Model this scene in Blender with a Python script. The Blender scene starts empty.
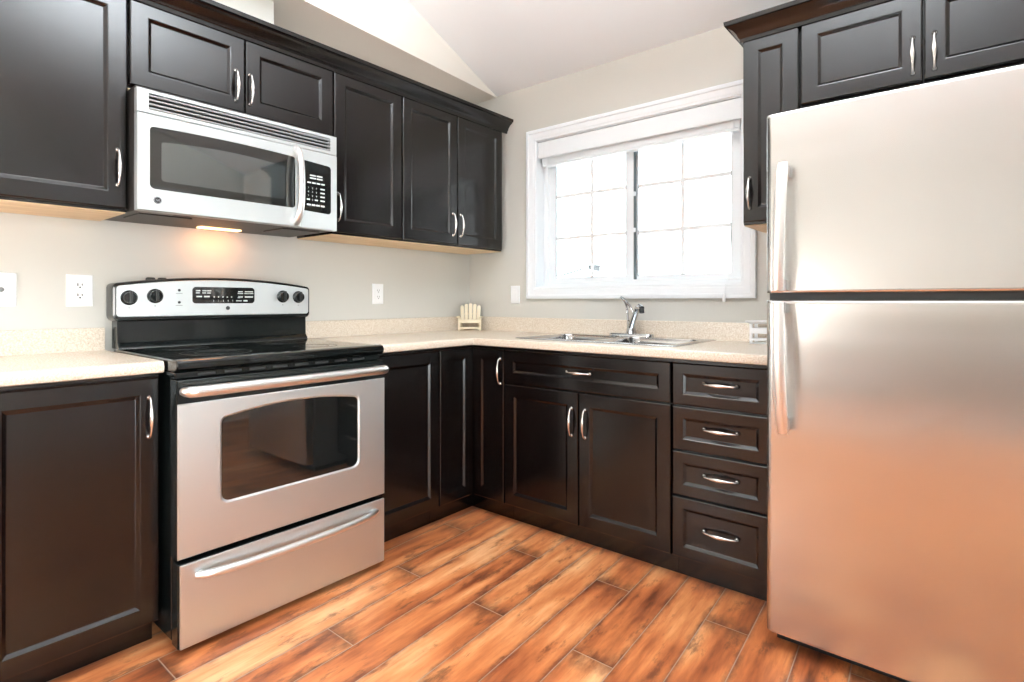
import bpy, bmesh, math, random
from mathutils import Vector, Matrix
random.seed(7)
S = bpy.context.scene
COL = S.collection
PI = math.pi

# ------------------------------------------------------------------ camera
cam_d = bpy.data.cameras.new('camera')
cam = bpy.data.objects.new('camera', cam_d)
COL.objects.link(cam)
cam.location = (2.6096, -2.716, 1.1103)
cam.rotation_euler = (PI / 2, 0, 0.6892)
cam_d.sensor_width = 36
cam_d.lens = 36 * 555.65 / 1024
cam_d.shift_y = -40.5 / 1024
cam_d.clip_start = 0.02
S.camera = cam

# ------------------------------------------------------------------ world, lights, exposure
S.view_settings.view_transform = 'Standard'
S.view_settings.look = 'None'
S.view_settings.gamma = 1
S.view_settings.use_curve_mapping = False
S.view_settings.exposure = 0.42

world = bpy.data.worlds.new('overcast_sky')
S.world = world
world.use_nodes = True
wn = world.node_tree
bg = wn.nodes['Background']
bg.inputs[0].default_value = (0.93, 0.97, 1.0, 1)
bg.inputs[1].default_value = 5.5


def area(name, loc, target, sx, sy, power, col=(1, 1, 1), spread=None):
    d = bpy.data.lights.new(name, 'AREA')
    d.shape = 'RECTANGLE'
    d.size, d.size_y = sx, sy
    d.energy = power
    d.color = col
    if spread:
        d.spread = spread
    o = bpy.data.objects.new(name, d)
    COL.objects.link(o)
    o.location = loc
    v = Vector(target) - Vector(loc)
    o.rotation_euler = v.to_track_quat('-Z', 'Y').to_euler()
    return o


# sky portal at the kitchen window, then added fill lights with no known source
kw = area('kitchen_window_daylight', (1.18, 0.16, 1.62), (1.18, -3, 1.62), 1.25, 0.92, 1)
kw.data.cycles.is_portal = True
area('side_fill', (4.42, -3.4, 1.15), (0, -2.6, 1.15), 2.1, 1.9, 50, (0.95, 0.975, 1.0))  # added fill from the right, brightens the room
area('ceiling_bounce_fill', (2.2, -2.0, 2.34), (2.2, -1.99, 5), 0.42, 0.42, 150, (0.92, 0.97, 1.0))  # added fill, bounced off the ceiling
area('soffit_fill', (0.17, -0.75, 2.204), (0.17, -0.75, 3), 1.25, 0.16, 0.50, (1.0, 0.84, 0.74)).rotation_euler = (PI, 0, PI / 2)  # added warm fill that brightens the soffit underside
ld = bpy.data.lights.new('rear_fill', 'POINT')  # added soft fill behind the camera, no lamp stands there
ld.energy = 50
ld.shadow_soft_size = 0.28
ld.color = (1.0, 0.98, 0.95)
lo_ = bpy.data.objects.new('rear_fill', ld)
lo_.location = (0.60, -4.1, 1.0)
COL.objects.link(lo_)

# ------------------------------------------------------------------ materials


def mat(name, color, rough=0.5, metal=0.0, spec=0.5, coat=0.0, emit=None, estr=0.0, ior=1.5):
    m = bpy.data.materials.new(name)
    m.use_nodes = True
    p = m.node_tree.nodes['Principled BSDF']
    p.inputs['Base Color'].default_value = (*color, 1)
    p.inputs['Roughness'].default_value = rough
    p.inputs['Metallic'].default_value = metal
    p.inputs['Specular IOR Level'].default_value = spec
    p.inputs['Coat Weight'].default_value = coat
    p.inputs['IOR'].default_value = ior
    if emit:
        p.inputs['Emission Color'].default_value = (*emit, 1)
        p.inputs['Emission Strength'].default_value = estr
    return m


class NT:
    def __init__(s, m):
        s.t = m.node_tree
        s.n = s.t.nodes
        s.p = s.n['Principled BSDF']

    def add(s, typ, **kw):
        nd = s.n.new(typ)
        for k, v in kw.items():
            setattr(nd, k, v)
        return nd

    def link(s, a, b):
        s.t.links.new(a, b)

    def put(s, sock, v):
        if isinstance(v, bpy.types.NodeSocket):
            s.link(v, sock)
        else:
            sock.default_value = v

    def math(s, op, a, b=None, c=None, clamp=False):
        nd = s.add('ShaderNodeMath', operation=op, use_clamp=clamp)
        s.put(nd.inputs[0], a)
        if b is not None:
            s.put(nd.inputs[1], b)
        if c is not None:
            s.put(nd.inputs[2], c)
        return nd.outputs[0]

    def smooth(s, v, lo, hi, a=0.0, b=1.0):
        nd = s.add('ShaderNodeMapRange', interpolation_type='SMOOTHSTEP')
        s.put(nd.inputs['Value'], v)
        s.put(nd.inputs['From Min'], lo)
        s.put(nd.inputs['From Max'], hi)
        nd.inputs['To Min'].default_value = a
        nd.inputs['To Max'].default_value = b
        return nd.outputs['Result']

    def noise(s, vec, scale, detail=3, rough=0.5):
        nd = s.add('ShaderNodeTexNoise')
        s.link(vec, nd.inputs['Vector'])
        nd.inputs['Scale'].default_value = scale
        nd.inputs['Detail'].default_value = detail
        nd.inputs['Roughness'].default_value = rough
        return nd.outputs['Fac']

    def mapping(s, vec, scale=(1, 1, 1)):
        nd = s.add('ShaderNodeMapping')
        s.link(vec, nd.inputs['Vector'])
        nd.inputs['Scale'].default_value = scale
        return nd.outputs['Vector']

    def ramp(s, fac, stops):
        nd = s.add('ShaderNodeValToRGB')
        s.link(fac, nd.inputs['Fac'])
        e = nd.color_ramp.elements
        while len(e) < len(stops):
            e.new(0.5)
        for el, (pos, c) in zip(e, stops):
            el.position = pos
            el.color = (*c, 1)
        return nd.outputs['Color']

    def mix(s, fac, a, b, blend='MIX'):
        nd = s.add('ShaderNodeMix', data_type='RGBA', blend_type=blend)
        s.put(nd.inputs[0], fac)
        for i, v in ((6, a), (7, b)):
            if isinstance(v, bpy.types.NodeSocket):
                s.link(v, nd.inputs[i])
            else:
                nd.inputs[i].default_value = (*v, 1)
        return nd.outputs[2]

    def pos(s):
        return s.add('ShaderNodeNewGeometry').outputs['Position']

    def xyz(s, v):
        nd = s.add('ShaderNodeSeparateXYZ')
        s.link(v, nd.inputs[0])
        return nd.outputs

    def comb(s, x, y, z):
        nd = s.add('ShaderNodeCombineXYZ')
        s.put(nd.inputs[0], x)
        s.put(nd.inputs[1], y)
        s.put(nd.inputs[2], z)
        return nd.outputs[0]

    def bump(s, h, strength=0.2, dist=0.01):
        nd = s.add('ShaderNodeBump')
        s.link(h, nd.inputs['Height'])
        nd.inputs['Strength'].default_value = strength
        nd.inputs['Distance'].default_value = dist
        s.link(nd.outputs['Normal'], s.p.inputs['Normal'])


def paint(name, color, rough=0.6, bump=0.04):
    m = mat(name, color, rough, spec=0.3)
    t = NT(m)
    p = t.pos()
    n = t.noise(p, 160, 3)
    t.bump(n, bump, 0.002)
    v = t.noise(p, 1.3, 2)
    c = t.mix(t.math('MULTIPLY', v, 0.06), color, tuple(x * 0.8 for x in color))
    t.link(c, t.p.inputs['Base Color'])
    return m


def wood_dark():
    m = mat('espresso_wood', (0.020, 0.011, 0.009), 0.20, spec=0.53)
    t = NT(m)
    p = t.pos()
    g = t.noise(t.mapping(p, (60, 60, 5)), 1.0, 5, 0.6)
    c = t.ramp(g, [(0.3, (0.0018, 0.0012, 0.0011)), (0.7, (0.0046, 0.0026, 0.0023))])
    t.link(c, t.p.inputs['Base Color'])
    t.bump(g, 0.06, 0.002)
    return m


def birch():
    m = mat('birch_veneer', (0.62, 0.42, 0.22), 0.5, spec=0.3)
    t = NT(m)
    g = t.noise(t.mapping(t.pos(), (30, 4, 30)), 1.0, 4)
    t.link(t.ramp(g, [(0.3, (0.66, 0.46, 0.27)), (0.7, (0.80, 0.60, 0.38))]), t.p.inputs['Base Color'])
    return m


def steel(name, color=(0.60, 0.585, 0.565), rough=0.27, aniso=0.6, sc=(3, 3, 420)):
    m = mat(name, color, rough, metal=1.0)
    t = NT(m)
    p = t.pos()
    n = t.noise(t.mapping(p, sc), 1.0, 3, 0.6)
    t.link(t.smooth(n, 0.25, 0.75, rough - 0.008, rough + 0.008), t.p.inputs['Roughness'])
    t.p.inputs['Anisotropic'].default_value = aniso
    tg = t.add('ShaderNodeTangent', direction_type='RADIAL', axis='Z')
    t.link(tg.outputs[0], t.p.inputs['Tangent'])
    return m


def laminate():
    m = mat('speckled_laminate', (0.68, 0.58, 0.46), 0.26, spec=0.5)
    t = NT(m)
    p = t.pos()
    a = t.noise(p, 420, 2, 0.6)
    b = t.noise(p, 170, 3, 0.6)
    v = t.add('ShaderNodeTexVoronoi', feature='F1')
    t.link(p, v.inputs['Vector'])
    v.inputs['Scale'].default_value = 170
    base = t.ramp(b, [(0.30, (0.58, 0.47, 0.355)), (0.50, (0.73, 0.635, 0.525)), (0.72, (0.84, 0.785, 0.70))])
    dk = t.smooth(a, 0.60, 0.70)
    c = t.mix(t.math('MULTIPLY', dk, 0.65), base, (0.27, 0.185, 0.115))
    lt = t.smooth(v.outputs['Distance'], 0.22, 0.12)
    c = t.mix(t.math('MULTIPLY', lt, 0.30), c, (0.83, 0.78, 0.70))
    t.link(c, t.p.inputs['Base Color'])
    return m


def floor_mat():
    m = mat('scraped_plank_laminate', (0.5, 0.2, 0.08), 0.32, spec=0.45)
    t = NT(m)
    P = t.pos()
    x, y, z = t.xyz(P)
    W, L = 0.14521, 1.29
    xs = t.math('ADD', x, t.math('MULTIPLY', t.math('ADD', y, 1.67), 0.0587))
    u = t.math('DIVIDE', t.math('SUBTRACT', xs, 0.6429), W)
    k = t.math('FLOOR', u)
    fu = t.math('FRACT', u)
    m3 = t.math('FLOORED_MODULO', k, 3.0)
    s = t.math('DIVIDE', t.math('ADD', t.math('ADD', y, 0.795), t.math('MULTIPLY', m3, 0.433)), L)
    j = t.math('FLOOR', s)
    fv = t.math('FRACT', s)
    wn_ = t.add('ShaderNodeTexWhiteNoise', noise_dimensions='3D')
    t.link(t.comb(k, j, 3.7), wn_.inputs['Vector'])
    rnd = wn_.outputs['Value']
    rx, ry, rz = t.xyz(wn_.outputs['Color'])
    du = t.math('MULTIPLY', t.math('MINIMUM', fu, t.math('SUBTRACT', 1.0, fu)), W)
    dv = t.math('MULTIPLY', t.math('MINIMUM', fv, t.math('SUBTRACT', 1.0, fv)), L)
    # grain in plank space
    gv = t.comb(t.math('ADD', xs, t.math('MULTIPLY', rx, 9.0)), t.math('ADD', y, t.math('MULTIPLY', ry, 13.0)), rz)
    g1 = t.noise(t.mapping(gv, (17, 2.2, 1)), 1.0, 5, 0.58)
    g2 = t.noise(t.mapping(gv, (7, 2.2, 1)), 1.0, 3, 0.55)
    g3 = t.noise(t.mapping(gv, (130, 9, 1)), 1.0, 3, 0.6)
    f = t.math('ADD', t.math('MULTIPLY', g1, 0.55), t.math('MULTIPLY', g2, 0.45))
    f = t.math('ADD', f, t.math('MULTIPLY', t.math('SUBTRACT', rnd, 0.5), 0.12))
    c = t.ramp(f, [(0.30, (0.10, 0.028, 0.013)), (0.385, (0.32, 0.090, 0.032)), (0.47, (0.52, 0.168, 0.057)),
                   (0.555, (0.66, 0.265, 0.102)), (0.66, (0.80, 0.43, 0.21))])
    c = t.mix(t.math('MULTIPLY', t.smooth(g3, 0.52, 0.75), 0.35), c, (0.25, 0.075, 0.030))
    # smoky rubbed patches and hand-scraped dark edges printed on each plank
    pt = t.noise(t.mapping(gv, (17, 5.0, 1)), 1.0, 6, 0.70)
    patch = t.smooth(pt, 0.54, 0.68)
    c = t.mix(t.math('MULTIPLY', patch, 0.72), c, (0.105, 0.036, 0.019))
    wob = t.noise(t.mapping(gv, (26, 11, 1)), 1.0, 4, 0.65)
    eu = t.smooth(t.math('ADD', du, t.math('MULTIPLY', wob, 0.050)), 0.046, 0.014)
    ev = t.smooth(t.math('ADD', dv, t.math('MULTIPLY', wob, 0.19)), 0.20, 0.055)
    e = t.math('MAXIMUM', t.math('MULTIPLY', eu, 0.85), t.math('MULTIPLY', ev, 0.88))
    c = t.mix(e, c, (0.085, 0.028, 0.015))
    d = t.math('MINIMUM', du, dv)
    seam_glint = t.smooth(d, 0.0022, 0.0012)
    c = t.mix(t.math('MULTIPLY', seam_glint, 0.75), c, (0.36, 0.27, 0.22))  # pale line along the joints: the bevel's glint put into the colour
    t.link(c, t.p.inputs['Base Color'])
    h = t.math('ADD', t.smooth(d, 0.0, 0.005), t.math('MULTIPLY', g1, 0.18))
    t.bump(h, 0.25, 0.003)
    t.link(t.smooth(g2, 0.3, 0.7, 0.28, 0.42), t.p.inputs['Roughness'])
    return m


def pane_glass():
    m = bpy.data.materials.new('window_glass')
    m.use_nodes = True
    n = m.node_tree.nodes
    for nd in list(n):
        n.remove(nd)
    out = n.new('ShaderNodeOutputMaterial')
    mx = n.new('ShaderNodeMixShader')
    tr = n.new('ShaderNodeBsdfTransparent')
    gl = n.new('ShaderNodeBsdfGlossy')
    gl.inputs['Roughness'].default_value = 0.02
    fr = n.new('ShaderNodeFresnel')
    fr.inputs['IOR'].default_value = 1.45
    tr.inputs[0].default_value = (0.96, 0.98, 0.97, 1)
    lk = m.node_tree.links
    lk.new(fr.outputs[0], mx.inputs[0])
    lk.new(tr.outputs[0], mx.inputs[1])
    lk.new(gl.outputs[0], mx.inputs[2])
    lk.new(mx.outputs[0], out.inputs[0])
    return m


def translucent():
    m = bpy.data.materials.new('thin_white_grille')
    m.use_nodes = True
    n = m.node_tree.nodes
    for nd in list(n):
        n.remove(nd)
    out = n.new('ShaderNodeOutputMaterial')
    mx = n.new('ShaderNodeMixShader')
    df = n.new('ShaderNodeBsdfDiffuse')
    tl = n.new('ShaderNodeBsdfTranslucent')
    df.inputs[0].default_value = (0.88, 0.89, 0.9, 1)
    tl.inputs[0].default_value = (0.88, 0.90, 0.92, 1)
    mx.inputs[0].default_value = 0.03
    lk = m.node_tree.links
    lk.new(df.outputs[0], mx.inputs[1])
    lk.new(tl.outputs[0], mx.inputs[2])
    lk.new(mx.outputs[0], out.inputs[0])
    return m


def fridge_steel():
    m = steel('brushed_fridge_steel', (0.64, 0.635, 0.62), 0.26, 0.6, (2, 2, 300))
    t = NT(m)
    n = t.noise(t.mapping(t.pos(), (1.6, 1.6, 4.5)), 1.0, 1)
    t.bump(n, 0.10, 0.03)
    return m


M = dict(
    wall=paint('greige_wall_paint', (0.60, 0.585, 0.54)),
    soffit=paint('lightened_soffit_paint', (0.80, 0.76, 0.69)),  # lighter than the walls to make up for missing bounce light
    ceil=paint('ceiling_paint', (0.86, 0.88, 0.90)),
    trim=mat('white_trim_paint', (0.84, 0.875, 0.91), 0.35),
    vinyl=mat('white_vinyl', (0.83, 0.87, 0.90), 0.3),
    gasket=mat('grey_gasket', (0.10, 0.13, 0.14), 0.5),
    bead=mat('pale_gasket', (0.42, 0.45, 0.47), 0.5),
    grille=translucent(),
    floor=floor_mat(),
    wood=wood_dark(),
    birch=birch(),
    steel=steel('brushed_steel', (0.62, 0.642, 0.645), 0.46),
    fsteel=fridge_steel(),
    vsteel=steel('brushed_range_steel', (0.60, 0.585, 0.565), 0.30, 0.5, (420, 420, 3)),
    sinksteel=steel('satin_sink_steel', (0.50, 0.51, 0.52), 0.17, 0.2, (60, 60, 60)),
    chrome=mat('polished_chrome', (0.62, 0.65, 0.68), 0.08, 1.0),
    nickel=mat('satin_nickel', (0.78, 0.76, 0.73), 0.27, 1.0),
    satin=mat('satin_handle_steel', (0.80, 0.79, 0.78), 0.36, 1.0),
    louvre=mat('grey_louvre', (0.30, 0.31, 0.31), 0.4),
    mwunder=mat('dark_painted_underside', (0.035, 0.031, 0.028), 0.45, spec=0.3),
    enamel=mat('black_enamel', (0.006, 0.008, 0.008), 0.16),
    cook=mat('black_ceramic_glass', (0.004, 0.005, 0.005), 0.06),
    bglass=mat('dark_oven_glass', (0.006, 0.007, 0.007), 0.04, spec=0.8, ior=1.7),
    mesh_glass=mat('grey_screened_glass', (0.035, 0.045, 0.047), 0.04, spec=1.0, ior=2.0),
    bplastic=mat('black_plastic', (0.012, 0.013, 0.014), 0.38),
    gplastic=mat('grey_plastic', (0.20, 0.20, 0.20), 0.45),
    legend=mat('printed_legend', (0.62, 0.64, 0.62), 0.5),
    ring=mat('burner_ring_print', (0.05, 0.05, 0.05), 0.25),
    gap=mat('dark_gasket', (0.035, 0.042, 0.045), 0.5),
    fside=mat('grey_fridge_side', (0.16, 0.165, 0.17), 0.4),
    lam=laminate(),
    wplastic=mat('white_plastic', (0.88, 0.89, 0.90), 0.3),
    slot=mat('outlet_slot', (0.03, 0.03, 0.03), 0.6),
    cream=mat('cream_paint', (0.80, 0.71, 0.53), 0.5),
    glass=pane_glass(),
    lens=mat('warm_lamp_lens', (0.9, 0.8, 0.6), 0.4, emit=(1.0, 0.58, 0.24), estr=3.5),
    added_bowl=mat('white_added_bowl', (0.9, 0.9, 0.88), 0.5),
    mirror_band=mat('brown_mirror_band', (0.13, 0.095, 0.07), 0.45),
    snow=mat('snow', (0.9, 0.92, 0.95), 0.7),
    siding=mat('pale_siding', (0.85, 0.85, 0.86), 0.7),
    roofing=mat('dark_grey_brick', (0.075, 0.08, 0.085), 0.8),
    bark=mat('grey_pole_wood', (0.3, 0.3, 0.3), 0.8),
)

# ------------------------------------------------------------------ mesh builder


class Frame:
    """a = along the wall, d = out from the wall, z = up"""

    def __init__(s, kind):
        s.k = kind

    def __call__(s, a, d, z):
        if s.k == 'stove':
            return Vector((d, a, z))
        if s.k == 'window':
            return Vector((a, -d, z))
        return Vector((a, d, z))


FS, FW, FX = Frame('stove'), Frame('window'), Frame('plain')


class MB:
    def __init__(s, fr=FX):
        s.v, s.f, s.fr = [], [], fr

    def pt(s, p):
        s.v.append(s.fr(*p))
        return len(s.v) - 1

    def loop(s, pts):
        return [s.pt(p) for p in pts]

    def skin(s, loops, close=True, cap=True):
        for A, B in zip(loops, loops[1:]):
            n = len(A)
            for i in range(n if close else n - 1):
                j = (i + 1) % n
                s.f.append((A[i], A[j], B[j], B[i]))
        if cap:
            s.f.append(tuple(loops[0]))
            s.f.append(tuple(loops[-1]))

    def box(s, a0, a1, d0, d1, z0, z1, bev=0.0):
        if bev <= 0:
            lo = s.loop([(a0, d0, z0), (a1, d0, z0), (a1, d1, z0), (a0, d1, z0)])
            hi = s.loop([(a0, d0, z1), (a1, d0, z1), (a1, d1, z1), (a0, d1, z1)])
            s.skin([lo, hi])
            return
        b = bev

        def oct_(z, i):
            A0, A1, D0, D1 = a0 + i, a1 - i, d0 + i, d1 - i
            c = b - i if i < b else 0.0
            c = max(c, 1e-4)
            return s.loop([(A0 + c, D0, z), (A1 - c, D0, z), (A1, D0 + c, z), (A1, D1 - c, z),
                           (A1 - c, D1, z), (A0 + c, D1, z), (A0, D1 - c, z), (A0, D0 + c, z)])
        s.skin([oct_(z0, b * 0.7), oct_(z0 + b * 0.3, b * 0.3), oct_(z0 + b, 0), oct_(z1 - b, 0), oct_(z1 - b * 0.3, b * 0.3), oct_(z1, b * 0.7)])

    def tube(s, path, rad, n=10, flat=1.0):
        P = [s.fr(*p) for p in path]
        N = len(P)
        if not isinstance(rad, (list, tuple)):
            rad = [rad] * N
        T = [((P[min(i + 1, N - 1)] - P[max(i - 1, 0)]).normalized()) for i in range(N)]
        ref = Vector((0, 0, 1)) if abs(T[0].z) < 0.9 else Vector((1, 0, 0))
        U = (ref - T[0] * ref.dot(T[0])).normalized()
        loops = []
        for i in range(N):
            U = (U - T[i] * U.dot(T[i])).normalized()
            V = T[i].cross(U)
            ids = []
            for q in range(n):
                a = 2 * PI * q / n
                s.v.append(P[i] + (U * math.cos(a) * flat + V * math.sin(a)) * rad[i])
                ids.append(len(s.v) - 1)
            loops.append(ids)
        s.skin(loops)

    def lathe(s, c, axis, prof, n=24):
        """c centre (already in frame coords), axis one of 'a','d','z'; prof = [(r, h)]"""
        loops = []
        for r, h in prof:
            ids = []
            for q in range(n):
                t = 2 * PI * q / n
                x, y = r * math.cos(t), r * math.sin(t)
                p = {'z': (c[0] + x, c[1] + y, c[2] + h), 'd': (c[0] + x, c[1] + h, c[2] + y),
                     'a': (c[0] + h, c[1] + x, c[2] + y)}[axis]
                ids.append(s.pt(p))
            loops.append(ids)
        s.skin(loops)

    def prism(s, poly, d0, d1, b=0.0):
        """poly of (a, z) points extruded in d; front edge softened by b"""
        if b > 0:
            ca = sum(p[0] for p in poly) / len(poly)
            cz = sum(p[1] for p in poly) / len(poly)
            mx = max(max(abs(p[0] - ca) for p in poly), 1e-6)
            mz = max(max(abs(p[1] - cz) for p in poly), 1e-6)
            ins = [(ca + (p[0] - ca) * (1 - b / mx), cz + (p[1] - cz) * (1 - b / mz)) for p in poly]
            s.skin([s.loop([(a, d0, z) for a, z in poly]), s.loop([(a, d1 - b if d1 > d0 else d1 + b, z) for a, z in poly]),
                    s.loop([(a, d1, z) for a, z in ins])])
        else:
            s.skin([s.loop([(a, d0, z) for a, z in poly]), s.loop([(a, d1, z) for a, z in poly])])

    def rects(s, a0, a1, z0, z1, prof, cap=True):
        """nested rectangles: prof = [(inset, d)]"""
        loops = []
        for i, d in prof:
            loops.append(s.loop([(a0 + i, d, z0 + i), (a1 - i, d, z0 + i), (a1 - i, d, z1 - i), (a0 + i, d, z1 - i)]))
        if cap:
            s.skin(loops)
        else:
            s.skin(loops + [loops[0]], cap=False)

    def sweep(s, path, prof):
        """path: (a, d) polyline with outward side on the left-hand normal; prof: closed list (out, z)"""
        n = len(path)
        loops = []
        for i in range(n):
            p = Vector(path[i])
            d1 = (Vector(path[i]) - Vector(path[i - 1])).normalized() if i > 0 else None
            d2 = (Vector(path[i + 1]) - Vector(path[i])).normalized() if i < n - 1 else None
            if d1 is None:
                d1 = d2
            if d2 is None:
                d2 = d1
            n1, n2 = Vector((-d1.y, d1.x)), Vector((-d2.y, d2.x))
            mm = (n1 + n2).normalized()
            mm = mm / max(mm.dot(n1), 0.2)
            loops.append(s.loop([(p.x + mm.x * o, p.y + mm.y * o, z) for o, z in prof]))
        s.skin(loops)

    def build(s, name, m, parent=None, smooth=40):
        me = bpy.data.meshes.new(name)
        o = bpy.data.objects.new(name, me)
        COL.objects.link(o)
        off = Vector((0, 0, 0))
        if parent is not None:
            r = parent
            while r.parent:
                r = r.parent
            off = r.location
            o.parent = parent
        me.from_pydata([tuple(v - off) for v in s.v], [], s.f)
        bm = bmesh.new()
        bm.from_mesh(me)
        bmesh.ops.recalc_face_normals(bm, faces=bm.faces)
        bm.to_mesh(me)
        bm.free()
        me.materials.append(m)
        if smooth:
            me.shade_smooth()
            me.set_sharp_from_angle(angle=math.radians(smooth))
        wm = o.modifiers.new('even_shading', 'WEIGHTED_NORMAL')
        wm.keep_sharp = True
        wm.weight = 80
        return o


def rrect(a0, a1, z0, z1, r, n=6):
    pts = []
    for cx, cz, t0 in ((a1 - r, z1 - r, 0), (a0 + r, z1 - r, 90), (a0 + r, z0 + r, 180), (a1 - r, z0 + r, 270)):
        for i in range(n + 1):
            t = math.radians(t0 + 90 * i / n)
            pts.append((cx + r * math.cos(t), cz + r * math.sin(t)))
    return pts


def text_geo(body, size):
    cu = bpy.data.curves.new('t', 'FONT')
    cu.body = body
    cu.size = size
    cu.align_x = 'CENTER'
    cu.align_y = 'CENTER'
    cu.resolution_u = 2
    ob = bpy.data.objects.new('t', cu)
    COL.objects.link(ob)
    dg = bpy.context.evaluated_depsgraph_get()
    me = ob.evaluated_get(dg).to_mesh()
    vs = [v.co.copy() for v in me.vertices]
    fs = [tuple(p.vertices) for p in me.polygons]
    bpy.data.objects.remove(ob)
    bpy.data.curves.remove(cu)
    return vs, fs


_tc = {}


def put_text(mb, body, size, a, d, z):
    if (body, size) not in _tc:
        _tc[(body, size)] = text_geo(body, size)
    vs, fs = _tc[(body, size)]
    b = len(mb.v)
    for v in vs:
        mb.pt((a + v.x, d, z + v.y))
    for f in fs:
        mb.f.append(tuple(i + b for i in f))


def thing(name, loc, label, cat, group=None, kind=None):
    o = bpy.data.objects.new(name, None)
    o.empty_display_size = 0.1
    COL.objects.link(o)
    o.location = loc
    if kind:
        o['kind'] = kind
    else:
        o['label'] = label
        o['category'] = cat
    if group:
        o['group'] = group
    return o


def struct(o):
    o['kind'] = 'structure'
    return o


# ------------------------------------------------------------------ room shell
XR, YF = 4.1, -5.0
TOP = 2.43
SL = 0.340           # rise of the vaulted ceiling per metre
RIDGE = -2.75
ZR = TOP - RIDGE * SL


def zc(y):
    return TOP - y * SL if y > RIDGE else ZR - (RIDGE - y) * SL


b = MB()
b.box(-0.12, XR + 0.12, YF - 0.12, 0.12, -0.08, 0.0)
struct(b.build('floor', M['floor']))
# vaulted ceiling: two sloping slabs, ridge above the camera
b = MB()
lo = [(-0.12, 0.14, zc(0.14)), (-0.12, RIDGE, ZR), (-0.12, YF - 0.12, zc(YF - 0.12))]
lo = lo + [(p[0], p[1], p[2] + 0.1) for p in reversed(lo)]
A = b.loop(lo)
B = b.loop([(XR + 0.12, p[1], p[2]) for p in lo])
for i in range(6):
    b.f.append((A[i], A[(i + 1) % 6], B[(i + 1) % 6], B[i]))
for q in (A, B):
    b.f.append((q[0], q[1], q[4], q[5]))
    b.f.append((q[1], q[2], q[3], q[4]))
struct(b.build('ceiling', M['ceil'], smooth=0))


def gable_wall(name, x0, x1, open_=None):
    b = MB()
    pts = [(0.12, 0), (0.12, zc(0.12)), (RIDGE, ZR), (YF - 0.12, zc(YF - 0.12)), (YF - 0.12, 0)]
    A = b.loop([(x0, y, z) for y, z in pts])
    B = b.loop([(x1, y, z) for y, z in pts])
    b.skin([A, B])
    return struct(b.build(name, M['wall'], smooth=0))


gable_wall('wall_left', -0.12, 0.0)
b = MB()
for y0, y1, z0, z1 in ((YF - 0.12, -4.5, 0, 2.3), (-4.5, -2.3, 2.1, 2.3), (-2.3, 0.12, 0, 2.3)):
    b.box(XR, XR + 0.12, y0, y1, z0, z1)
pts = [(0.12, 2.3), (0.12, zc(0.12)), (RIDGE, ZR), (YF - 0.12, zc(YF - 0.12)), (YF - 0.12, 2.3)]
b.skin([b.loop([(XR, y, z) for y, z in pts]), b.loop([(XR + 0.12, y, z) for y, z in pts])])
struct(b.build('wall_right', M['wall'], smooth=0))
b = MB()
b.box(0, XR, YF - 0.12, YF, 0, zc(YF) + 0.02)
struct(b.build('wall_front', M['wall'], smooth=0))
b = MB()
b.box(0, XR, YF, YF + 0.012, 0.10, 0.86)  # made-up dark band, out of view, to darken the refrigerator's reflection
b.box(0, XR, YF, YF + 0.026, 0.86, 0.90, 0.004)
struct(b.build('added_band', M['mirror_band'], smooth=0))
# window wall with the opening
WX0, WX1, WZ0, WZ1 = 0.567, 1.786, 1.190, 2.078
b = MB()
for a0, a1, z0, z1 in ((0, WX0, 0, TOP), (WX1, XR, 0, TOP), (WX0, WX1, 0, WZ0), (WX0, WX1, WZ1, TOP)):
    b.box(a0, a1, 0, 0.14, z0, z1)
struct(b.build('wall_back', M['wall'], smooth=0))
# dropped soffit with its gable face over the range-side cabinets
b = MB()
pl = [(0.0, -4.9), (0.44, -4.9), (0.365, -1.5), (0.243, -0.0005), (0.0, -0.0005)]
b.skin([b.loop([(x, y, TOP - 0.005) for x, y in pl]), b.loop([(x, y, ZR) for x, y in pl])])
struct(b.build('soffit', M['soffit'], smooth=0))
# boxed duct chase from the cabinet tops to the soffit
b = MB()
b.box(0.0, 0.245, -1.86, -1.495, 2.18, TOP - 0.005)
struct(b.build('duct_chase', M['wall'], smooth=0))
# unseen glazed door, added as an opening for the side fill light
for nm, fr, a0, a1, z0, z1, dw_ in (('added_window', FS, -4.5, -2.3, 0.0, 2.1, XR),):
    sg = -1
    t_ = thing(nm, tuple(fr((a0 + a1) / 2, dw_, z0)), '', '', kind='structure')
    b = MB(fr)
    b.rects(a0 - 0.07, a1 + 0.07, z0 - (0.07 if z0 > 0 else 0), z1 + 0.07, [(0, dw_), (0, dw_ + sg * 0.02), (0.07, dw_ + sg * 0.015), (0.07, dw_)], cap=False)
    b.build('window_casing', M['trim'], t_)
    b = MB(fr)
    b.rects(a0, a1, z0, z1, [(0, dw_ - sg * 0.04), (0.06, dw_ - sg * 0.04), (0.06, dw_ - sg * 0.09), (0, dw_ - sg * 0.09)], cap=False)
    b.box((a0 + a1) / 2 - 0.02, (a0 + a1) / 2 + 0.02, min(dw_ - sg * 0.045, dw_ - sg * 0.085), max(dw_ - sg * 0.045, dw_ - sg * 0.085), z0 + 0.06, z1 - 0.06)
    b.build('window_sash', M['vinyl'], t_)
    b = MB(fr)
    b.box(a0 + 0.06, a1 - 0.06, min(dw_ - sg * 0.063, dw_ - sg * 0.067), max(dw_ - sg * 0.063, dw_ - sg * 0.067), z0 + 0.06, z1 - 0.06)
    b.build('window_pane', M['glass'], t_)
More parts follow.
